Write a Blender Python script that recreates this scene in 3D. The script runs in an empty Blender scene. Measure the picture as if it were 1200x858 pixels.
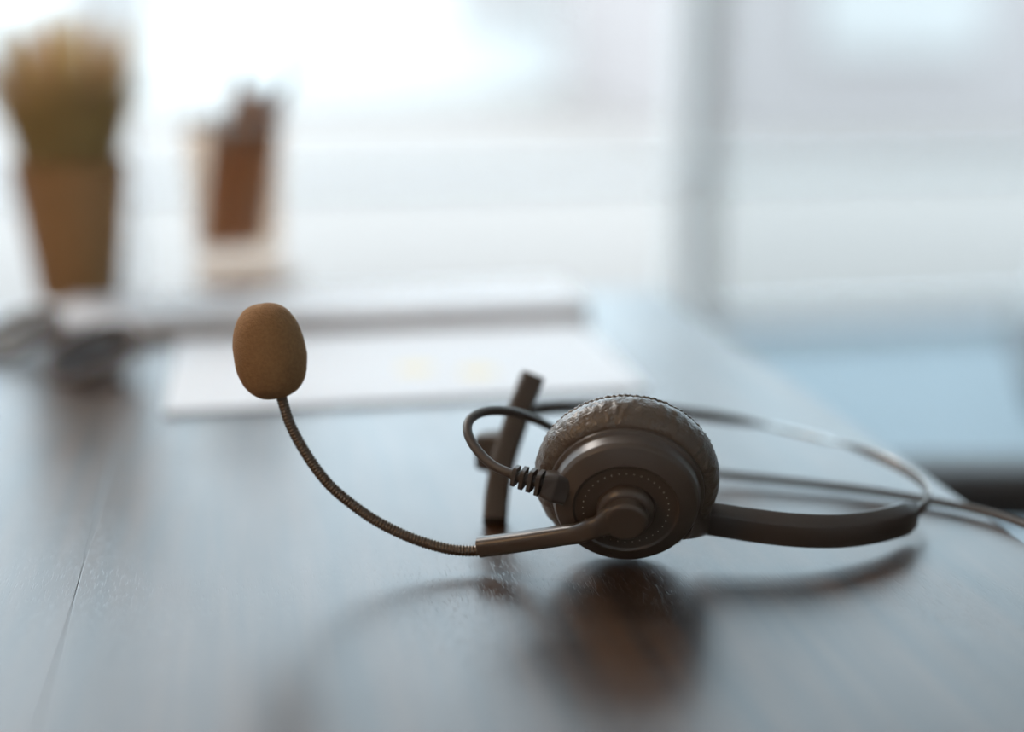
import bpy, math, random
from mathutils import Vector, Matrix, noise
random.seed(7)
C = bpy.context.scene.collection
# ------------------------------------------------------------------ camera
FPX, HC = 1667.0, 0.185
PITCH = math.atan(429 / FPX)
cam_d = bpy.data.cameras.new('camera'); cam = bpy.data.objects.new('camera', cam_d); C.objects.link(cam)
cam.location = (0, 0, HC); cam.rotation_euler = (math.pi / 2 - PITCH, 0, 0)
cam_d.sensor_width = 36; cam_d.lens = 36 * FPX / 1200; cam_d.clip_start = .01; cam_d.clip_end = 500
cam_d.dof.use_dof = True; cam_d.dof.focus_distance = .466; cam_d.dof.aperture_fstop = 2.0
bpy.context.scene.camera = cam
# ------------------------------------------------------------------ sky
SKY = 4.6
w = bpy.data.worlds.new('sky'); bpy.context.scene.world = w; w.use_nodes = True
bg = w.node_tree.nodes['Background']; bg.inputs[0].default_value = (.74, .905, 1.0, 1); bg.inputs[1].default_value = SKY
# ------------------------------------------------------------------ added fill lights (unseen, one behind left, one ahead left)
def area(name, loc, target, size, power, col):
    l = bpy.data.lights.new(name, 'AREA'); l.shape = 'DISK'; l.size = size; l.energy = power; l.color = col
    o = bpy.data.objects.new(name, l); C.objects.link(o); o.location = loc
    o.rotation_euler = (Vector(target) - Vector(loc)).to_track_quat('-Z', 'Y').to_euler(); return o
area('warm_haze_fill', (-1.7, -.9, 1.25), (-.1, .5, 0), .7, 13, (1, .58, .27))  # added unseen light; its warmth stands in for haze on the left
area('added_highlight_fill', (-1.6, 2.0, 2.0), (0, .5, 0), .8, 52, (1, .94, .88))  # added unseen light that lifts the papers and gives the headset its highlights
# ------------------------------------------------------------------ view
vs = bpy.context.scene.view_settings
vs.view_transform = 'Standard'; vs.look = 'None'; vs.exposure = 0.0; vs.gamma = 1; vs.use_curve_mapping = False

# ------------------------------------------------------------------ measuring helpers
SP, CP = math.sin(PITCH), math.cos(PITCH)
FW, UP, RT = Vector((0, CP, -SP)), Vector((0, SP, CP)), Vector((1, 0, 0))
def P(u, v, Z): return Vector((0, 0, HC)) + Z * (FW + RT * ((u - 600) / FPX) - UP * ((v - 429) / FPX))
def Pz(u, v, z=0.0):
    return P(u, v, (HC - z) / (SP + (v - 429) / FPX * CP))
YAW = math.atan(.186)                       # desk axis against the camera axis
EX = Vector((math.cos(YAW), math.sin(YAW), 0)); EY = Vector((-math.sin(YAW), math.cos(YAW), 0))
def W(a, b, z): return EX * a + EY * b + Vector((0, 0, z))
def L(p): return p.dot(EX), p.dot(EY)

# ------------------------------------------------------------------ materials
def mat(name, col, rough=.5, metal=0, spec=.5, bump=None, var=None, **kw):
    m = bpy.data.materials.new(name); m.use_nodes = True; nt = m.node_tree; b = nt.nodes['Principled BSDF']
    b.inputs['Base Color'].default_value = (*col, 1); b.inputs['Roughness'].default_value = rough
    b.inputs['Metallic'].default_value = metal; b.inputs['Specular IOR Level'].default_value = spec
    for k, v in kw.items(): b.inputs[k].default_value = v
    tc = nt.nodes.new('ShaderNodeTexCoord')
    if var is None: var = (40, .12)
    n = nt.nodes.new('ShaderNodeTexNoise'); n.inputs['Scale'].default_value = var[0]; nt.links.new(tc.outputs['Object'], n.inputs['Vector'])
    mr = nt.nodes.new('ShaderNodeMapRange'); mr.inputs[3].default_value = 1 - var[1]; mr.inputs[4].default_value = 1 + var[1]
    nt.links.new(n.outputs[0], mr.inputs[0])
    mx = nt.nodes.new('ShaderNodeMix'); mx.data_type = 'RGBA'; mx.blend_type = 'MULTIPLY'; mx.inputs[0].default_value = 1
    mx.inputs[6].default_value = (*col, 1); nt.links.new(mr.outputs[0], mx.inputs[7]); nt.links.new(mx.outputs[2], b.inputs['Base Color'])
    if bump:
        sc, st, dist = bump
        n2 = nt.nodes.new('ShaderNodeTexNoise'); n2.inputs['Scale'].default_value = sc; n2.inputs['Detail'].default_value = 4
        nt.links.new(tc.outputs['Object'], n2.inputs['Vector'])
        bp = nt.nodes.new('ShaderNodeBump'); bp.inputs['Strength'].default_value = st; bp.inputs['Distance'].default_value = dist
        nt.links.new(n2.outputs[0], bp.inputs['Height']); nt.links.new(bp.outputs[0], b.inputs['Normal'])
    return m
def glass(name, tint=(1, 1, 1), refl=1.0):
    m = bpy.data.materials.new(name); m.use_nodes = True; nt = m.node_tree; nt.nodes.clear()
    o = nt.nodes.new('ShaderNodeOutputMaterial'); t = nt.nodes.new('ShaderNodeBsdfTransparent'); g = nt.nodes.new('ShaderNodeBsdfGlossy')
    f = nt.nodes.new('ShaderNodeFresnel'); f.inputs[0].default_value = 1.45; mi = nt.nodes.new('ShaderNodeMixShader')
    t.inputs[0].default_value = (*tint, 1); g.inputs['Roughness'].default_value = .02
    ml = nt.nodes.new('ShaderNodeMath'); ml.operation = 'MULTIPLY'; ml.inputs[1].default_value = refl
    nt.links.new(f.outputs[0], ml.inputs[0])
    ge = nt.nodes.new('ShaderNodeNewGeometry'); fr = nt.nodes.new('ShaderNodeMath'); fr.operation = 'SUBTRACT'; fr.inputs[0].default_value = 1   # reflection on the outer face only
    nt.links.new(ge.outputs['Backfacing'], fr.inputs[1]); m2 = nt.nodes.new('ShaderNodeMath'); m2.operation = 'MULTIPLY'
    nt.links.new(ml.outputs[0], m2.inputs[0]); nt.links.new(fr.outputs[0], m2.inputs[1])
    nt.links.new(m2.outputs[0], mi.inputs[0]); nt.links.new(t.outputs[0], mi.inputs[1]); nt.links.new(g.outputs[0], mi.inputs[2]); nt.links.new(mi.outputs[0], o.inputs[0])
    return m
def wood_mat():
    m = bpy.data.materials.new('dark_desk_wood'); m.use_nodes = True; nt = m.node_tree; b = nt.nodes['Principled BSDF']; N = nt.nodes.new; K = nt.links.new
    tc = N('ShaderNodeTexCoord'); oi = N('ShaderNodeObjectInfo')
    mp = N('ShaderNodeMapping'); mp.inputs['Rotation'].default_value = (0, 0, -YAW)
    K(tc.outputs['Object'], mp.inputs[0])
    off = N('ShaderNodeCombineXYZ'); ml = N('ShaderNodeMath'); ml.operation = 'MULTIPLY'; ml.inputs[1].default_value = 7.0
    K(oi.outputs['Random'], ml.inputs[0]); K(ml.outputs[0], off.inputs[1])
    ad = N('ShaderNodeVectorMath'); K(mp.outputs[0], ad.inputs[0]); K(off.outputs[0], ad.inputs[1])
    def scaled(s):
        v = N('ShaderNodeVectorMath'); v.operation = 'MULTIPLY'; v.inputs[1].default_value = s; K(ad.outputs[0], v.inputs[0]); return v
    s1 = scaled((90, 7, 20)); n1 = N('ShaderNodeTexNoise'); n1.inputs['Scale'].default_value = 1; n1.inputs['Detail'].default_value = 5; K(s1.outputs[0], n1.inputs['Vector'])
    cr = N('ShaderNodeValToRGB'); cr.color_ramp.elements[0].position = .3; cr.color_ramp.elements[0].color = (.022, .014, .010, 1)
    cr.color_ramp.elements[1].position = .72; cr.color_ramp.elements[1].color = (.08, .040, .019, 1)
    K(n1.outputs[0], cr.inputs[0]); K(cr.outputs[0], b.inputs['Base Color'])
    # broad waviness + short open pores
    s2 = scaled((30, 13, 10)); n2 = N('ShaderNodeTexNoise'); n2.inputs['Scale'].default_value = 1; n2.inputs['Detail'].default_value = 3; K(s2.outputs[0], n2.inputs['Vector'])
    s3 = scaled((2300, 170, 60)); n3 = N('ShaderNodeTexNoise'); n3.inputs['Scale'].default_value = 1; n3.inputs['Detail'].default_value = 1; K(s3.outputs[0], n3.inputs['Vector'])
    pr = N('ShaderNodeMapRange'); pr.inputs[1].default_value = .60; pr.inputs[2].default_value = .68; pr.inputs[3].default_value = 0; pr.inputs[4].default_value = -1; K(n3.outputs[0], pr.inputs[0])
    s4 = scaled((14, 8, 5)); n4 = N('ShaderNodeTexNoise'); n4.inputs['Scale'].default_value = 1; K(s4.outputs[0], n4.inputs['Vector'])
    pm = N('ShaderNodeMapRange'); pm.inputs[1].default_value = .42; pm.inputs[2].default_value = .62; K(n4.outputs[0], pm.inputs[0])
    pp = N('ShaderNodeMath'); pp.operation = 'MULTIPLY'; K(pr.outputs[0], pp.inputs[0]); K(pm.outputs[0], pp.inputs[1])
    b1 = N('ShaderNodeBump'); b1.inputs['Strength'].default_value = .5; b1.inputs['Distance'].default_value = .00022; K(n2.outputs[0], b1.inputs['Height'])
    b2 = N('ShaderNodeBump'); b2.inputs['Strength'].default_value = .45; b2.inputs['Distance'].default_value = .00013; K(pp.outputs[0], b2.inputs['Height']); K(b1.outputs[0], b2.inputs['Normal'])
    K(b2.outputs[0], b.inputs['Normal'])
    rr = N('ShaderNodeMapRange'); rr.inputs[3].default_value = .27; rr.inputs[4].default_value = .36; K(n2.outputs[0], rr.inputs[0]); K(rr.outputs[0], b.inputs['Roughness'])
    b.inputs['Specular IOR Level'].default_value = .75
    return m
def leather_mat():
    m = mat('wrinkled_leatherette', (.100, .074, .053), .30, var=(60, .1)); nt = m.node_tree; N = nt.nodes.new; K = nt.links.new; b = nt.nodes['Principled BSDF']  # brown in this black leatherette stands in for warm haze
    tc = N('ShaderNodeTexCoord'); n = N('ShaderNodeTexNoise'); n.inputs['Scale'].default_value = 420; n.inputs['Detail'].default_value = 3; n.inputs['Distortion'].default_value = 1.5
    K(tc.outputs['Object'], n.inputs['Vector'])
    v = N('ShaderNodeTexVoronoi'); v.feature = 'DISTANCE_TO_EDGE'; v.inputs['Scale'].default_value = 700; K(tc.outputs['Object'], v.inputs['Vector'])
    b1 = N('ShaderNodeBump'); b1.inputs['Strength'].default_value = .8; b1.inputs['Distance'].default_value = .0006; K(n.outputs[0], b1.inputs['Height'])
    b2 = N('ShaderNodeBump'); b2.inputs['Strength'].default_value = .4; b2.inputs['Distance'].default_value = .0002; K(v.outputs[0], b2.inputs['Height']); K(b1.outputs[0], b2.inputs['Normal'])
    K(b2.outputs[0], b.inputs['Normal']); return m

M = dict(   # every surface
    wood=wood_mat(), leather=leather_mat(),
    plastic=mat('hazed_charcoal_satin_plastic', (.078, .058, .044), .34, bump=(2500, .12, .0001)),  # black headset materials browned, plastic to gooseneck, in place of warm haze
    plastic2=mat('hazed_charcoal_smooth_plastic', (.055, .043, .035), .33),
    plastic_soft=mat('hazed_matte_charcoal_plastic', (.066, .049, .036), .6),
    cable=mat('hazed_black_cable_rubber', (.062, .046, .035), .5),  # haze painted into the black rubber as a brown tint
    foam=mat('microphone_foam', (.27, .147, .067), .95, bump=(1800, .6, .0006), var=(900, .25), spec=.2),  # brown carries the orange haze over the microphone
    neck=mat('gooseneck_metal', (.115, .085, .062), .35, metal=.6),
    steel=mat('brushed_band_steel', (.30, .27, .25), .2, metal=1.0),
    dot=mat('pale_print', (.5, .45, .4), .5),
    pot=mat('brown_clay_pot', (.36, .19, .075), .7),
    soil=mat('dark_soil', (.05, .03, .02), .9),
    grass=mat('olive_grass_blade', (.52, .37, .15), .6, var=(30, .5)),
    grass_tip=mat('rosy_grass_tip', (.55, .33, .22), .6),
    paper=mat('white_paper', (.70, .71, .74), .6, var=(30, .02)),
    paper2=mat('white_pad_cover', (.86, .87, .88), .4, var=(30, .02)),
    yellow=mat('pale_yellow_ink', (.80, .70, .48), .6), pink=mat('pale_grey_ink', (.62, .60, .62), .6),
    pencil=mat('brown_pencil_lacquer', (.62, .34, .19), .5), tip=mat('pencil_graphite', (.25, .17, .14), .6),
    tray=mat('pale_brown_wood', (.30, .19, .12), .5),
    glass=glass('clear_glass', (.92, .865, .815), .45), pane=glass('window_glass', (.97, .98, .99), .6), pane_tint=glass('tinted_window_glass', (.87, .90, .915), .6),
    lens=glass('spectacle_lens', (.55, .48, .43), .2),
    frame=mat('spectacle_frame', (.10, .07, .055), .6),
    black=mat('black_chair_vinyl', (.020, .016, .014), .5), chrome=mat('chair_metal', (.35, .36, .38), .3, metal=1),
    wall=mat('white_wall_paint', (.72, .72, .72), .8, var=(3, .03)), ceil=mat('white_ceiling', (.75, .75, .75), .9, var=(3, .03)),
    floor=mat('blue_grey_floor', (.13, .175, .205), .4, var=(1.2, .1)),
    mull=mat('grey_window_metal', (.62, .61, .59), .5), rail=mat('pale_window_metal', (.85, .86, .88), .5),
    terrace=mat('pale_terrace_concrete', (.28, .232, .207), .9, var=(.6, .06)),
    facade=mat('pale_blue_facade', (.41, .35, .335), .8, var=(.4, .08)), facade2=mat('white_facade', (.75, .74, .72), .8, var=(.4, .04)),
    facwin=mat('facade_window', (.5, .46, .44), .5), hedge=mat('hedge_green', (.30, .36, .26), .9, var=(3, .3)),
)

def translucent(m, f):
    nt = m.node_tree; b = nt.nodes['Principled BSDF']; t = nt.nodes.new('ShaderNodeBsdfTranslucent'); x = nt.nodes.new('ShaderNodeMixShader'); x.inputs[0].default_value = f
    nt.links.new(b.inputs['Base Color'].links[0].from_socket, t.inputs[0]); o = nt.nodes['Material Output']
    nt.links.new(b.outputs[0], x.inputs[1]); nt.links.new(t.outputs[0], x.inputs[2]); nt.links.new(x.outputs[0], o.inputs[0])
translucent(M['grass'], .4); translucent(M['grass_tip'], .5)
# ------------------------------------------------------------------ mesh helpers
class MB:
    def __init__(s): s.v = []; s.f = []; s.sm = []; s.mi = []
    def add(s, vs_, fs, smooth=True, mi=0):
        o = len(s.v); s.v += [Vector(a) for a in vs_]
        for f in fs: s.f.append([i + o for i in f]); s.sm.append(smooth); s.mi.append(mi)
        return s
    def build(s, name, m, parent=None, sub=0, bevel=0):
        me = bpy.data.meshes.new(name)
        org = Vector((0, 0, 0)); p = parent
        while p is not None: org += p.location; p = p.parent
        me.from_pydata([v - org for v in s.v], [], s.f)
        for i, p_ in enumerate(me.polygons): p_.use_smooth = s.sm[i]; p_.material_index = s.mi[i]
        for k in (m if isinstance(m, list) else [m]): me.materials.append(k)
        me.update()
        o = bpy.data.objects.new(name, me); C.objects.link(o); o.parent = parent
        if bevel:
            b = o.modifiers.new('b', 'BEVEL'); b.width = bevel; b.segments = 2; b.limit_method = 'ANGLE'
        if sub:
            d = o.modifiers.new('s', 'SUBSURF'); d.levels = sub; d.render_levels = sub
        return o
def box(mb, a0, a1, b0, b1, z0, z1, smooth=False, mi=0):       # in the desk's axes
    vs_ = [W(a, b, z) for a in (a0, a1) for b in (b0, b1) for z in (z0, z1)]
    mb.add(vs_, [(0, 1, 3, 2), (4, 6, 7, 5), (0, 4, 5, 1), (2, 3, 7, 6), (0, 2, 6, 4), (1, 5, 7, 3)], smooth, mi); return mb
def cr(pts, n=8):
    """Catmull-Rom through tuples of equal length"""
    pts = [Vector(p) if not isinstance(p, Vector) else p for p in pts]
    out = []; q = [2 * pts[0] - pts[1]] + pts + [2 * pts[-1] - pts[-2]]
    for i in range(1, len(q) - 2):
        for k in range(n):
            t = k / n
            out.append(.5 * ((2 * q[i]) + (q[i + 1] - q[i - 1]) * t + (2 * q[i - 1] - 5 * q[i] + 4 * q[i + 1] - q[i + 2]) * t * t + (3 * q[i] - q[i - 1] - 3 * q[i + 1] + q[i + 2]) * t ** 3))
    out.append(pts[-1]); return out
def crs(vals, n=8):
    return [v.x for v in cr([Vector((a, 0, 0)) for a in vals], n)]
def even(pts, step):
    out = [pts[0].copy()]; acc = 0
    for a, b in zip(pts, pts[1:]):
        d = (b - a).length
        while acc + d >= step:
            t = (step - acc) / d; a = a.lerp(b, t); out.append(a.copy()); d = (b - a).length; acc = 0
        acc += d
    return out
def sweep(mb, pts, sec, ups=None, smooth=True, scl=None):
    """sec: 2D polygon (along side, along up); ups: one up vector per point or None (parallel transport)"""
    n = len(pts); k = len(sec); rings = []; up = None
    for i in range(n):
        t = (pts[min(i + 1, n - 1)] - pts[max(i - 1, 0)]).normalized()
        if ups: u = ups[i] - t * ups[i].dot(t)
        else:
            if up is None: up = Vector((0, 0, 1)) if abs(t.z) < .9 else Vector((1, 0, 0))
            u = up - t * up.dot(t)
        u.normalize(); up = u; s_ = t.cross(u)
        q = scl[i] if scl else 1.0
        qa, qb = (q if isinstance(q, tuple) else (q, q))
        rings.append([pts[i] + s_ * (a * qa) + u * (b * qb) for a, b in sec])
    vs_ = [v for r in rings for v in r]; fs = []
    for i in range(n - 1):
        for j in range(k): fs.append((i * k + j, i * k + (j + 1) % k, (i + 1) * k + (j + 1) % k, (i + 1) * k + j))
    mb.add(vs_, fs, smooth); mb.add(rings[0], [tuple(range(k))[::-1]], False); mb.add(rings[-1], [tuple(range(k))], False)
    return mb
def circ(r, n=12, ry=None): return [(r * math.cos(2 * math.pi * i / n), (ry or r) * math.sin(2 * math.pi * i / n)) for i in range(n)]
def rrect(w_, h, r, n=4):
    o = []
    for cx, cy, a0 in ((w_ / 2 - r, h / 2 - r, 0), (-w_ / 2 + r, h / 2 - r, 90), (-w_ / 2 + r, -h / 2 + r, 180), (w_ / 2 - r, -h / 2 + r, 270)):
        for i in range(n + 1):
            a = math.radians(a0 + 90 * i / n); o.append((cx + r * math.cos(a), cy + r * math.sin(a)))
    return o
def frame_of(ax):
    ax = ax.normalized(); s_ = ax.cross(Vector((0, 0, 1))).normalized(); u = s_.cross(ax).normalized(); return ax, s_, u
def lathe(mb, org, ax, prof, n=96, disp=None, smooth=True, capa=True, capb=True):
    a, s_, u = frame_of(ax); vs_ = []; k = len(prof)
    for j, (t, r) in enumerate(prof):
        for i in range(n):
            th = 2 * math.pi * i / n; rr, tt = r, t
            if disp: dr, dt = disp(th, j / (k - 1), t, r); rr += dr; tt += dt
            vs_.append(org + a * tt + (s_ * math.cos(th) + u * math.sin(th)) * rr)
    fs = [(j * n + i, (j + 1) * n + i, (j + 1) * n + (i + 1) % n, j * n + (i + 1) % n) for j in range(k - 1) for i in range(n)]
    if capa and prof[0][1] > 1e-6: fs.append(tuple(range(n)))
    if capb and prof[-1][1] > 1e-6: fs.append(tuple((k - 1) * n + i for i in range(n))[::-1])
    mb.add(vs_, fs, smooth); return mb
def soften(prof, r, n=4):
    """rounds each inner corner of a polyline profile"""
    out = [prof[0]]
    for i in range(1, len(prof) - 1):
        p, q, s_ = Vector(prof[i - 1]), Vector(prof[i]), Vector(prof[i + 1])
        d1, d2 = (p - q), (s_ - q); rr = min(r, d1.length * .45, d2.length * .45)
        a, b = q + d1.normalized() * rr, q + d2.normalized() * rr
        for k in range(n + 1):
            t = k / n; out.append(tuple((1 - t) ** 2 * a + 2 * t * (1 - t) * q + t * t * b))
    out.append(prof[-1]); return out
def empty(name, loc, label, cat, group=None):
    o = bpy.data.objects.new(name, None); C.objects.link(o); o.location = loc; o.empty_display_size = .02
    o['label'] = label; o['category'] = cat
    if group: o['group'] = group
    return o
def tag(o, label, cat, group=None):
    o['label'] = label; o['category'] = cat
    if group: o['group'] = group
    return o
def struct(o): o['kind'] = 'structure'; return o
def copy_tree(o, parent=None):
    c = o.copy(); C.objects.link(c)
    if parent: c.parent = parent
    for ch in [x for x in bpy.data.objects if x.parent == o]: copy_tree(ch, c)
    return c

# ------------------------------------------------------------------ the room
FZ = -.75
colp = Pz(812, 396, FZ); ca, cb = L(colp)                      # foot of the window column
A0, A1, B0, B1, ZC = ca - 4.6, ca + 3.4, -2.6, cb, 2.6
def plain(name, m, *b): return struct(box(MB(), *b).build(name, m))
plain('floor', M['floor'], A0, A1, B0, B1 + .15, FZ - .1, FZ)
plain('ceiling', M['ceil'], A0, A1, B0, B1 + .15, ZC, ZC + .1)
plain('wall_left', M['wall'], A0 - .1, A0, B0, B1 + .15, FZ, ZC)
plain('wall_right', M['wall'], A1, A1 + .1, B0, B1 + .15, FZ, ZC)
plain('wall_back', M['wall'], A0, A1, B0 - .1, B0, FZ, ZC)
plain('column_front', M['mull'], ca - .042, ca + .042, cb - .04, cb + .10, FZ, ZC)
for i, (x0, x1) in enumerate(((A0, ca - .042), (ca + .042, A1))):
    wn = box(MB(), x0, x1, cb + .03, cb + .08, FZ, FZ + .05)
    box(wn, x0, x1, cb + .03, cb + .08, ZC - .05, ZC)
    wo = struct(wn.build('window_%d' % (i + 1), M['rail']))
    box(MB(), x0, x1, cb + .03, cb + .08, FZ + .45, FZ + .48).build('transom', M['rail'], wo)
    k = 3; step = (x1 - x0) / k
    for j in range(1, k):
        box(MB(), x0 + j * step - .02, x0 + j * step + .02, cb + .03, cb + .08, FZ, ZC).build('mullion', M['rail'], wo)
    for j in range(k):
        box(MB(), x0 + j * step, x0 + (j + 1) * step, cb + .052, cb + .058, FZ + .05, FZ + .45).build('pane', M['pane_tint' if i else 'pane'], wo)
        box(MB(), x0 + j * step, x0 + (j + 1) * step, cb + .052, cb + .058, FZ + .48, ZC - .05).build('pane', M['pane_tint' if i else 'pane'], wo)
# outside
plain('ground', M['terrace'], -80, 80, B1 + .16, 120, FZ - .35, FZ - .1)

def building(a0, a1, b0, b1, z1, m, label, wins):
    r = empty('building', W((a0 + a1) / 2, (b0 + b1) / 2, FZ - .1), label, 'building', 'pale buildings across the terrace')
    box(MB(), a0, a1, b0, b1, FZ - .1, z1).build('wall', m, r)
    nx, nz, ww, wh = wins
    for i in range(nx):
        for j in range(nz):
            ac = a0 + (i + .5) * (a1 - a0) / nx; zc = FZ + .2 + (j + .5) * (z1 - FZ - .2) / nz
            box(MB(), ac - ww / 2, ac + ww / 2, b0 - .06, b0 + .05, zc - wh / 2, zc + wh / 2).build('window', M['facwin'], r)
    return r
building(ca * (cb + 7) / cb, ca + 12, cb + 7, cb + 12, 1.2, M['facade'], 'pale blue-grey building beyond the window right of the grey column', (3, 1, 1.4, 1.1))
building(ca - 22, ca * (cb + 13) / cb - .3, cb + 13, cb + 20, 1.5, M['facade2'], 'white building beyond the window left of the grey column', (6, 1, 1.2, 1.2))

# ------------------------------------------------------------------ the desk
ea, eb = L(Pz(1127, 585)); _, far = L(Pz(752, 338)); near = .06
seam = L(Pz(96, 665))[0]
desk = empty('office_desk', W(ea - .8, (near + far) / 2, FZ), 'dark brown wooden desk top with a soft sheen carrying the headset and papers', 'desk')
BW = .46; xs = [ea]; x = seam + BW * math.floor((ea - .02 - seam) / BW)
while x > ea - 1.6: xs.append(x); x -= BW
xs.append(ea - 1.6)
for x1, x0 in zip(xs, xs[1:]):
    box(MB(), x0, x1, near, far, -.030, 0).build('board', M['wood'], desk, bevel=0 if x1 != ea else .0006)
ap = box(MB(), ea - 1.5, ea - .1, near + .06, near + .08, -.10, -.031); box(ap, ea - 1.5, ea - .1, far - .08, far - .06, -.10, -.031)
ap.build('apron', M['plastic_soft'], desk)
for a in (ea - 1.55, ea - .10):
    for b in (near + .05, far - .11): box(MB(), a, a + .05, b, b + .05, FZ, -.031).build('leg', M['plastic_soft'], desk)

# ------------------------------------------------------------------ the headset
AX = Vector((-.08, -math.cos(math.radians(18)), -math.sin(math.radians(18)))).normalized()
G = P(734, 562, .474)
_, SS, UU = frame_of(AX)
low = G.z - .0300 * math.cos(math.radians(18)) - .002
print('cup low z', low)
G.z -= low * .9
hs = empty('headset', Vector((G.x, G.y, 0)), 'black single-ear headset with foam microphone lying on the desk', 'headset')
mm = .001
def cu_disp(th, f, t, r):
    s_ = math.sin(th)
    seam_ = math.exp(-((t + 5.5 * mm) / (1.6 * mm)) ** 2) if r > 20 * mm else 0
    wr = noise.noise(Vector((math.cos(th) * 14, math.sin(th) * 14, t * 260))) * .30 * mm
    wr += noise.noise(Vector((math.cos(th) * 46, math.sin(th) * 46, t * 420))) * .20 * mm
    wr += seam_ * (.35 * mm * math.sin(th * 95 + 3 * noise.noise(Vector((th * 9, 0, 0)))))
    return (wr if r > 14 * mm else 0, wr * .5)
prof = [(-4 * mm, 11 * mm), (-8.5 * mm, 13 * mm), (-10.5 * mm, 17 * mm), (-11 * mm, 21 * mm), (-10 * mm, 25 * mm), (-8 * mm, 28 * mm), (-6.3 * mm, 29.6 * mm), (-5.5 * mm, 29.75 * mm), (-4.9 * mm, 29.6 * mm),
        (-3 * mm, 30.5 * mm), (0, 30.7 * mm), (3 * mm, 29.9 * mm), (5.5 * mm, 28.2 * mm), (6.8 * mm, 26.2 * mm), (6.6 * mm, 24.5 * mm), (5 * mm, 23 * mm)]
profs = [(v.x, v.y) for v in cr([Vector((a, b, 0)) for a, b in prof], 5)]
cu = lathe(MB(), G, AX, profs, 320, cu_disp, capa=False, capb=False).build('ear_cushion', M['leather'], hs)
lathe(MB(), G, AX, [(-4.5 * mm, .1 * mm), (-4.5 * mm, 12 * mm), (-3 * mm, 12 * mm), (-3 * mm, .1 * mm)], 48, smooth=False).build('speaker_cloth', M['plastic_soft'], cu)
sh = soften([(3 * mm, 20 * mm), (4 * mm, 25.9 * mm), (8.2 * mm, 25.5 * mm), (8.8 * mm, 24.3 * mm), (12.6 * mm, 23.8 * mm), (14.2 * mm, 22.9 * mm), (16.7 * mm, 17.2 * mm), (16.0 * mm, 16.6 * mm), (16.0 * mm, 9.0 * mm)], .3 * mm)
cup = lathe(MB(), G, AX, sh, 128).build('ear_cup', M['plastic'], hs)
hub = soften([(15.5 * mm, 9.6 * mm), (18.2 * mm, 9.3 * mm), (19.6 * mm, 8.2 * mm), (19.9 * mm, 7.0 * mm), (19.3 * mm, 6.7 * mm), (19.3 * mm, 2 * mm)], .7 * mm)
lathe(MB(), G, AX, hub, 64).build('hub', M['plastic'], cup)
dm = MB()
for i in range(36):
    th = 2 * math.pi * i / 36; c = G + AX * (16.0 * mm) + (SS * math.cos(th) + UU * math.sin(th)) * (13.9 * mm)
    lathe(dm, c, AX, [(-.1 * mm, .2 * mm), (.18 * mm, .17 * mm), (.24 * mm, .05 * mm)], 8)
d_ = dm.build('dot_marks', M['dot'], cup); d_['kind'] = 'stuff'
# boom pivot and arm
pv = soften([(19.0 * mm, 6.9 * mm), (20.0 * mm, 7.3 * mm), (23.2 * mm, 7.2 * mm), (24.0 * mm, 6.2 * mm), (24.05 * mm, .2 * mm)], .7 * mm)
arm = lathe(MB(), G, AX, pv, 64)
pc = G + AX * (21.8 * mm)
ce = G + AX * (22.15 * mm)
ap_ = [ce, ce + SS * 4 * mm - UU * .4 * mm, ce + SS * 7.8 * mm - UU * 2.4 * mm, ce + SS * 11 * mm - UU * 3.9 * mm, P(678, 625, .4620), P(660, 627.5, .465), P(620, 633.5, .470), P(585, 638.5, .474), P(562, 641.5, .4765)]
ap2 = cr(ap_, 6)
aw = list(zip(crs([.6, .61, .68, .82, .90, .94, .98, .99, 1.0], 6), crs([1.8, 1.60, 1.16, 1.03, .98, .97, .98, .99, 1.0], 6)))
sweep(arm, ap2, rrect(5.6 * mm, 7.0 * mm, 2.4 * mm, 5), ups=[UU.lerp(Vector((0, -.25, 1)), min(1, i / 20)) for i in range(len(ap2))], scl=aw)
ar = arm.build('boom_arm', M['plastic'], hs)
# gooseneck with its wound ridges
gz = .4768
gp = [(566, 645), (545, 645.5), (519, 642), (481, 630), (442, 611), (411.5, 590), (385, 567), (361.5, 536), (342, 501.5), (333, 476), (326, 452)]
gl = even(cr([P(u, v, gz) for u, v in gp], 20), .00028)
rip = [1 + .07 * math.cos(2 * math.pi * i / 4) for i in range(len(gl))]
gn = sweep(MB(), gl, circ(1.85 * mm, 14), scl=rip).build('gooseneck', M['neck'], hs)
# foam microphone
mc = P(316, 411.5, gz); tilt = math.radians(9)
ux = (RT * math.cos(tilt) - UP * math.sin(tilt) * 1).normalized(); uy = (RT * math.sin(tilt) + UP * math.cos(tilt)).normalized()
uy = (UP * math.cos(tilt) - RT * math.sin(tilt)).normalized(); ux = (RT * math.cos(tilt) + UP * math.sin(tilt)).normalized(); uz = ux.cross(uy)
fm = MB(); vv = []; NR, NS = 48, 72
def sgp(x, p): return math.copysign(abs(x) ** p, x)
for j in range(NR + 1):
    ph = -math.pi / 2 + math.pi * j / NR
    for i in range(NS):
        th = 2 * math.pi * i / NS
        e = .82
        cx = sgp(math.cos(ph), e); sy = sgp(math.sin(ph), .88)
        wd = 12.1 * mm * (1 - .035 * sy)
        p = mc + ux * (wd * cx * math.cos(th)) + uy * (16.2 * mm * sy) + uz * (11.5 * mm * cx * math.sin(th))
        q = p * 900; p += (p - mc).normalized() * (noise.noise(q) * .12 * mm + noise.noise(p * 220) * .22 * mm)
        vv.append(p)
fm.add(vv, [(j * NS + i, j * NS + (i + 1) % NS, (j + 1) * NS + (i + 1) % NS, (j + 1) * NS + i) for j in range(NR) for i in range(NS)])
fm.build('microphone_foam', M['foam'], hs)
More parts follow.
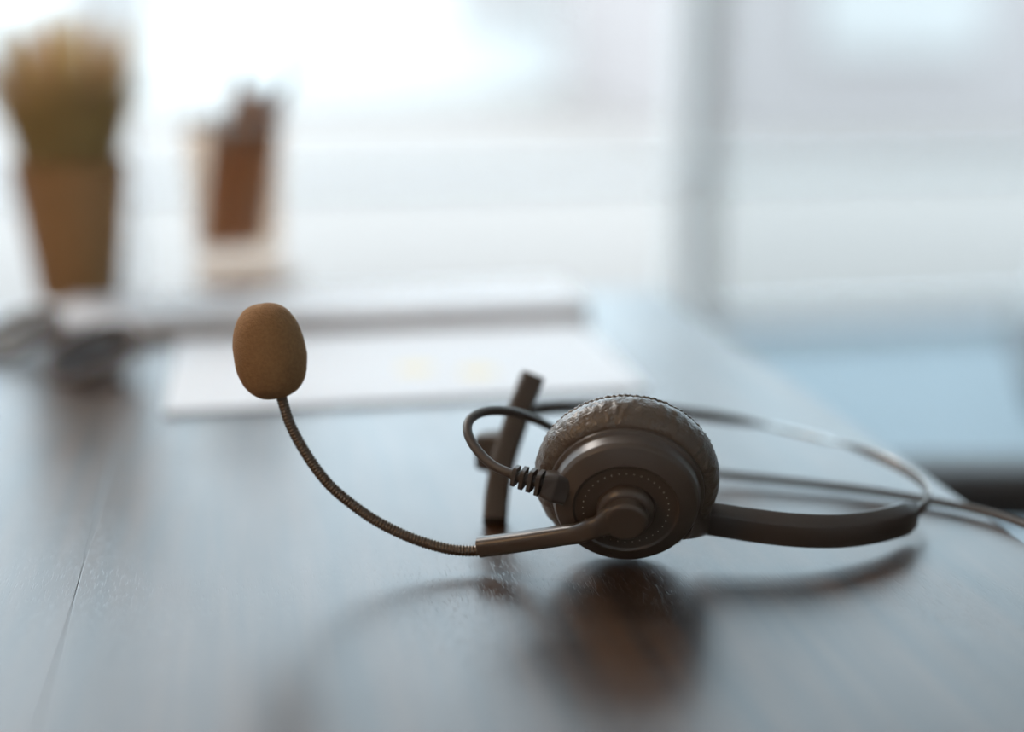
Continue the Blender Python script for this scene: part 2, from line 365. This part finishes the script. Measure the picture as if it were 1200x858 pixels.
# yoke joining the cup to the headband
yk = [P(803, 604, .470), P(813, 606, .475), P(824, 606.5, .4845)]
yp = cr(yk, 6); sweep(MB(), yp, rrect(7 * mm, 14.5 * mm, 2.6 * mm, 4), ups=[Vector((0, -.05, 1))] * len(yp), scl=crs([1.1, .97, .84], 6)).build('yoke', M['plastic'], hs)
# headband sleeve
bp_ = [(822, 606, .4845), (845, 609.5, .483), (880, 615, .481), (915, 619.5, .480), (950, 622, .4805), (985, 622, .483), (1020, 618, .488), (1050, 611, .495), (1072, 602.5, .504)]
sl = cr([P(*q) for q in bp_], 6)
ns = len(sl); upv = [Vector((.0, -.10, 1))] * ns
sscl = [(1, 1) if i < ns - 4 else (1 - .12 * (i - ns + 4), 1 - .05 * (i - ns + 4)) for i in range(ns)]
slsec = [(2.6, -5.2), (2.7, -4.9), (2.7, 2.2), (2.55, 2.7), (2.2, 3.1), (-1.1, 5.3), (-1.6, 5.45), (-2.2, 5.3), (-2.4, 4.9), (-2.4, -4.9), (-2.0, -5.4), (2.2, -5.4)]
sweep(MB(), sl, [(a * mm, b * mm) for a, b in slsec], ups=upv, scl=sscl).build('headband_sleeve', M['plastic2'], hs)
# steel band: pixel, distance, roll of its width (0 = upright, 90 = flat)
sb = [(1050, 611, .4955, 0), (1072, 602, .5045, 0), (1086, 590, .513, -5), (1089, 579, .519, 0), (1078, 563, .530, -4), (1050, 545, .546, -6), (1010, 527.5, .562, -30), (975, 517, .573, -88), (940, 508, .580, -96), (905, 500, .585, -90),
      (870, 493.5, .588, -40), (830, 487.5, .589, -10), (780, 482, .586, -5), (720, 478.5, .577, -20), (670, 478, .564, -15), (640, 479.5, .553, -10), (612, 483, .541, 5)]
sp = cr([P(u, v, z) for u, v, z, _ in sb], 6); rolls = crs([q[3] for q in sb], 6)
ups = []
for i, p in enumerate(sp):
    t = (sp[min(i + 1, len(sp) - 1)] - sp[max(i - 1, 0)]).normalized(); z = Vector((0, 0, 1)); z = (z - t * z.dot(t)).normalized()
    s_ = t.cross(z)
    a = math.radians(rolls[i]); ups.append(z * math.cos(a) + s_ * math.sin(a))
sweep(MB(), sp, rrect(.9 * mm, 4.4 * mm, .4 * mm, 2), ups=ups).build('steel_band', M['steel'], hs)
q0 = 9 * 6 + 1
sweep(MB(), sp[q0:-2], rrect(1.5 * mm, 4.9 * mm, .6 * mm, 2), ups=ups[q0:-2]).build('band_sheath', M['plastic_soft'], hs)
# temple bar
tb = [(624, 441, .535), (613, 470, .533), (601, 505, .529), (590, 540, .525), (583, 575, .521), (580, 612, .5160)]
tp = cr([P(*q) for q in tb], 6)
tbo = MB(); nt_ = len(tp); sweep(tbo, tp, rrect(14 * mm, 9.0 * mm, 2.0 * mm, 3), ups=[Vector((1, .25, .3))] * nt_, scl=[(.75 + .25 * math.sin(math.pi * i / (nt_ - 1)), .98) for i in range(nt_)])
tbar = tbo.build('temple_bar', M['plastic_soft'], hs)
tipb = MB(); sweep(tipb, [P(619, 437.5, .535), P(616, 447, .535)], rrect(9 * mm, 3.0 * mm, .9 * mm), ups=[Vector((1, .25, .3))] * 2)
tipb.build('bar_lip', M['plastic_soft'], tbar); jb = MB(); jc = cr([P(594, 533, .527), P(580, 529, .529), P(562, 527, .531)], 5)
sweep(jb, jc, rrect(11 * mm, 15 * mm, 2 * mm, 5), ups=[Vector((0, 0, 1))] * len(jc), scl=crs([1, 1, .86], 5)); jb.build('temple_pad_joint', M['plastic_soft'], tbar)
cl = MB(); sweep(cl, [P(604, 486, .536), P(616, 482, .5405), P(632, 480, .549)], rrect(3.4 * mm, 5.0 * mm, 1.2 * mm), ups=[Vector((0, 0, 1))] * 3, scl=[1, .9, .5]); cl.build('band_clip', M['plastic_soft'], tbar)
# cable, strain relief, socket
cb_ = [(612, 560, .462), (598, 555, .463), (577, 545, .466), (558, 526, .470), (548, 506, .474), (552, 490.5, .479), (571, 482, .486), (600, 483, .494), (625, 491, .504), (648, 502, .514), (680, 518, .530), (730, 538, .550),
       (780, 549, .5575), (838, 555, .5610), (900, 561.5, .5570), (960, 568, .5515), (1030, 577, .5440), (1100, 588.5, .5340), (1150, 599.5, .5240), (1195, 613, .5120), (1250, 637, .4940), (1310, 664, .4780)]
cpts = []
for u, v, z in cb_:
    p = P(u, v, z)
    if p.z < .0018: p = Pz(u, v, .0019)
    cpts.append(p)
cp_ = cr(cpts, 10)
cbl = sweep(MB(), cp_, circ(1.62 * mm, 14)).build('cable', M['cable'], hs)
sr = MB(); a0, a1 = P(600, 556.5, .4625), P(640, 568, .4595); n = 7
sweep(sr, [a0, a1], circ(1.9 * mm, 14))
dr = (a1 - a0).normalized()
for i in range(4):
    c = a0.lerp(a1, .04 + i / 4.2); g_ = (1.0 + .06 * i)
    rr_ = 3.7 * mm * g_
    sweep(sr, [c, c + dr * 1.35 * mm], rrect(rr_ * 1.5, rr_ * 1.75, 1.2 * mm), ups=[Vector((.22 * (-1) ** i, 0, 1))] * 2, smooth=False)
sr.build('strain_relief', M['cable'], hs)
sk = MB(); sweep(sk, [P(636, 566.5, .4600), P(646, 569.5, .4600), P(660, 573, .462)], rrect(8 * mm, 9.5 * mm, 1.6 * mm), ups=[Vector((0, 0, 1))] * 3, scl=[.8, 1, 1], smooth=False)
sk.build('cable_socket', M['plastic2'], hs, bevel=.0004)

# ------------------------------------------------------------------ papers
def slab(a0, a1, b0, b1, z0, z1, rot, name, m, parent=None, bevel=0):
    mb = box(MB(), a0, a1, b0, b1, z0, z1); c = W((a0 + a1) / 2, (b0 + b1) / 2, 0); R = Matrix.Rotation(rot, 3, 'Z')
    mb.v = [c + R @ (v - c) for v in mb.v]; return mb.build(name, m, parent, bevel=bevel)
pa, pb = L(Pz(192, 487)); qa, _ = L(Pz(760, 458))
s2 = tag(slab(pa + .004, qa - .003, pb + .004, pb + .150, .0001, .0011, .02, 'paper_sheet', M['paper']), 'lower white paper peeking out beneath the printed sheet on the desk', 'paper')
s1 = empty('paper_sheet', W((pa + qa) / 2, pb + .07, .0012), 'upper white printed sheet lying on the desk behind the microphone', 'paper')
slab(pa, qa, pb, pb + .146, .0012, .0016, 0, 'sheet', M['paper'], s1)
for (u, v, rr_, k) in ((487, 432, .010, 'yellow'), (560, 436, .010, 'yellow')):
    a, b = L(Pz(u, v, .0016)); mb = MB(); lathe(mb, W(a, b, .0016), Vector((0, .001, 1)), [(0, rr_), (.00015, rr_)], 24, smooth=False); mb.build('printed_chart', M[k], s1)
for i in range(7):
    a, b = L(Pz(300 + i * 0, 478 - i * 11, .0016)); slab(a, a + .03 + .012 * ((i * 5) % 3), b, b + .0012, .0016, .00172, 0, 'printed_line', M['pink'], s1)
ba, bb = L(Pz(66, 399)); ca2, _ = L(Pz(690, 372))
pad = empty('paper_pad', W((ba + ca2) / 2, bb + .04, 0), 'thick white writing pad lying behind the printed sheet', 'paper pad')
slab(ba, ca2, bb, bb + .075, .0001, .0085, 0, 'page_block', M['paper2'], pad, bevel=.0028)
slab(ba + .001, ca2 - .001, bb + .001, bb + .074, .0086, .0094, 0, 'cover', M['paper'], pad)

# ------------------------------------------------------------------ potted grass
def vase(org, prof, n=64): return lathe(MB(), org, Vector((0, .0001, 1)), prof, n)
zz = .915; po = P(94, 350, zz); po.z = 0
k = zz / FPX
pot = empty('potted_grass', po, 'brown tapered pot of bushy olive grass at the back of the desk', 'potted plant')
Ht = .088
pr_ = soften([(0, .1 * mm), (0, 46 * k), (Ht * .96, 66 * k), (Ht, 67 * k), (Ht, 62 * k), (Ht * .3, 48 * k), (Ht * .3, .1 * mm)], .002)
vase(po, pr_).build('pot', M['pot'], pot)
vase(po + Vector((0, 0, Ht * .9)), [(-.005, 60.5 * k), (0, 60 * k), (.002, .1 * mm)]).build('soil', M['soil'], pot)
gb = MB()
for i in range(900):
    a = random.uniform(0, 2 * math.pi); r0 = math.sqrt(random.random()) * 56 * k; lean = (r0 / (56 * k)) * random.uniform(.3, .95) + random.uniform(-.05, .1)
    ln = random.uniform(.065, .108); d = Vector((math.cos(a), math.sin(a), 0)); b0_ = po + d * r0 + Vector((0, 0, Ht * .9)); s_ = Vector((-d.y, d.x, 0)); wv = random.uniform(.7, 1.5) * mm; vs_ = []
    for j in range(6):
        t = j / 5; c = b0_ + Vector((0, 0, ln * (t - .1 * lean * t * t))) + d * (ln * lean * .55 * t ** 1.7)
        ww = wv * (1 - t ** 2 * .92); vs_ += [c - s_ * ww, c + s_ * ww]
    gb.add(vs_, [(2 * j, 2 * j + 1, 2 * j + 3, 2 * j + 2) for j in range(3)], True, 0)
    o_ = len(gb.v) - 12
    for j in (3, 4): gb.f.append([o_ + 2 * j, o_ + 2 * j + 1, o_ + 2 * j + 3, o_ + 2 * j + 2]); gb.sm.append(True); gb.mi.append(1 if i % 3 == 0 else 0)
g_ = gb.build('grass_blades', [M['grass'], M['grass_tip']], pot); g_['kind'] = 'stuff'

# ------------------------------------------------------------------ glass of pencils on a wooden tray
zz = .965; k = zz / FPX; go = P(281, 326, zz); go.z = 0
tr = empty('wooden_tray', Vector((go.x + .006, go.y, 0)), 'small pale brown wooden tray under the glass of pencils', 'tray')
rr = soften([(0, .1 * mm), (0, 62 * k), (.005, 66 * k), (.005, 60 * k), (.004, .1 * mm)], .001)
vase(go + Vector((.006, 0, 0)), rr).build('tray_plate', M['tray'], tr)
base = go + Vector((0, 0, .0052))
cupg = empty('glass_tumbler', base, 'clear glass tumbler holding pencils on a wooden tray', 'tumbler')
GH = .100
vase(base, soften([(0, .1 * mm), (0, 50 * k), (GH, 58 * k), (GH, 54.5 * k), (.020, 46 * k), (.018, .1 * mm)], .0015)).build('glass_body', M['glass'], cupg)
vase(base, [(GH - .001, 58.5 * k), (GH + .001, 58.5 * k), (GH + .001, 55 * k), (GH - .001, 55 * k), (GH - .001, 58.5 * k)]).build('rim', M['mull'], cupg)
pp_ = [(-30, -10, 28, 75), (-22, 6, 20, 80), (-30, 4, 6, 82), (-10, -14, 35, 100), (-5, 10, 12, 95), (-18, 0, 32, 88), (-34, -4, 14, 70), (0, 0, 40, 110), (6, 8, 34, 104), (-26, 12, 26, 98), (12, -6, 38, 92), (-14, 14, 2, 108), (-36, 8, 18, 92), (-20, -12, 22, 84), (-8, 2, 38, 90), (-38, 2, -4, 62), (2, -10, 30, 78), (-34, -12, -24, 78), (-36, 10, -14, 70), (22, 6, 40, 82), (10, 12, 22, 76), (-8, -14, -6, 84)]
for i, (x0, y0, x1, hh) in enumerate(pp_):
    thin = i in (3, 7, 8); p0 = base + Vector((x0 * k, y0 * k, .0205)); p1 = base + Vector(((x1 + (44 if thin else 8)) * k, y0 * .6 * k, .0205 + hh * .001 * (1.28 if thin else 1)))
    r_ = .002 if thin else .0041
    lab = ('thin brown stick leaning far out of the glass tumbler' if thin else 'brown pencil standing in the glass tumbler')
    nm = 'stick' if thin else 'pencil'
    e = empty(nm, p0, lab, nm, 'thin sticks in the glass tumbler' if thin else 'pencils in the glass tumbler')
    d = (p1 - p0).normalized()
    sweep(MB(), [p0, p1], circ(r_, 6), smooth=False).build('shaft', M['tip' if thin else 'pencil'], e)
    if not thin: sweep(MB(), [p1, p1 + d * .011], circ(r_, 6), scl=[1, .1], smooth=False).build('point', M['tip'], e)

# ------------------------------------------------------------------ folded eyeglasses at the left
eg = Pz(14, 440); eg.z = 0
sp_ = empty('eyeglasses', eg, 'folded dark-framed eyeglasses lying on the desk beside the plant pot', 'eyeglasses')
R_ = Matrix.Rotation(math.radians(-38), 3, 'Z')
def el(x, y, z): return eg + R_ @ Vector((x, y + (z - .002) * 1.2, .002 + (z - .002) * .55))
for sx in (-1, 1):
    ring = [el(sx * .033 + .024 * math.cos(a), .004, .020 + .018 * math.sin(a)) for a in [2 * math.pi * i / 40 for i in range(41)]]
    sweep(MB(), ring, circ(.0019, 8)).build('rim', M['frame'], sp_)
    mb = MB(); pts = ring[:-1]; mb.add(pts + [p + R_ @ Vector((0, .001, 0)) for p in pts], [tuple(range(40)), tuple(range(79, 39, -1))] + [(i, (i + 1) % 40, 40 + (i + 1) % 40, 40 + i) for i in range(40)], False); mb.build('lens', M['lens'], sp_)
    sweep(MB(), cr([el(sx * .058, .004, .026), el(sx * .058, .012, .024), el(sx * .02, .020 + .004 * sx, .016), el(-sx * .045, .022 + .004 * sx, .010), el(-sx * .062, .022 + .004 * sx, .0025)], 6), circ(.0018, 8)).build('temple', M['frame'], sp_)
sweep(MB(), cr([el(-.010, .004, .024), el(0, .004, .028), el(.010, .004, .024)], 6), circ(.0018, 8)).build('bridge', M['frame'], sp_)

# ------------------------------------------------------------------ chairs
def make_chair(label):
    r = empty('office_chair', Vector((0, 0, 0)), label, 'chair', 'black office chairs')
    def bx_(x0, x1, y0, y1, z0, z1):
        mb = MB(); vs_ = [Vector((a, b, c)) for a in (x0, x1) for b in (y0, y1) for c in (z0, z1)]
        mb.add(vs_, [(0, 1, 3, 2), (4, 6, 7, 5), (0, 4, 5, 1), (2, 3, 7, 6), (0, 2, 6, 4), (1, 5, 7, 3)], True); return mb
    bx_(0, .48, -.24, .24, .40, .47).build('seat', M['black'], r, bevel=.03)
    bx_(.45, .52, -.22, .22, .55, 1.0).build('backrest', M['black'], r, bevel=.03)
    bx_(.49, .52, -.04, .04, .40, .60).build('back_support', M['chrome'], r)
    for s in (-1, 1):
        ar_ = bx_(.10, .40, s * .27 - .03, s * .27 + .03, .65, .68).build('armrest', M['black'], r, bevel=.012)
        bx_(.22, .27, s * .27 - .012, s * .27 + .012, .43, .65).build('post', M['black'], ar_)
        bx_(.22, .27, min(s * .12, s * .28), max(s * .12, s * .28), .39, .43).build('bracket', M['black'], ar_)
    sweep(MB(), [Vector((.24, 0, .08)), Vector((.24, 0, .40))], circ(.025, 16)).build('column', M['chrome'], r)
    for i in range(5):
        a = 2 * math.pi * i / 5; e = Vector((.24 + .27 * math.cos(a), .27 * math.sin(a), .075))
        lg = sweep(MB(), [Vector((.24, 0, .10)), e], rrect(.03, .03, .008)).build('leg', M['chrome'], r)
        sweep(MB(), [e + Vector((-.02 * math.sin(a), .02 * math.cos(a), -.045)), e + Vector((.02 * math.sin(a), -.02 * math.cos(a), -.045))], circ(.03, 16)).build('caster', M['black'], lg)
    return r
ch1 = make_chair('black office chair whose armrest shows just below the right desk edge')
ch1.location = (.10, .50, FZ)
ch2 = copy_tree(ch1); ch2['label'] = 'black office chair standing on the floor farther back near the windows'
ch2.location = (.735, 2.0, FZ); ch2.rotation_euler = (0, 0, math.radians(-15))
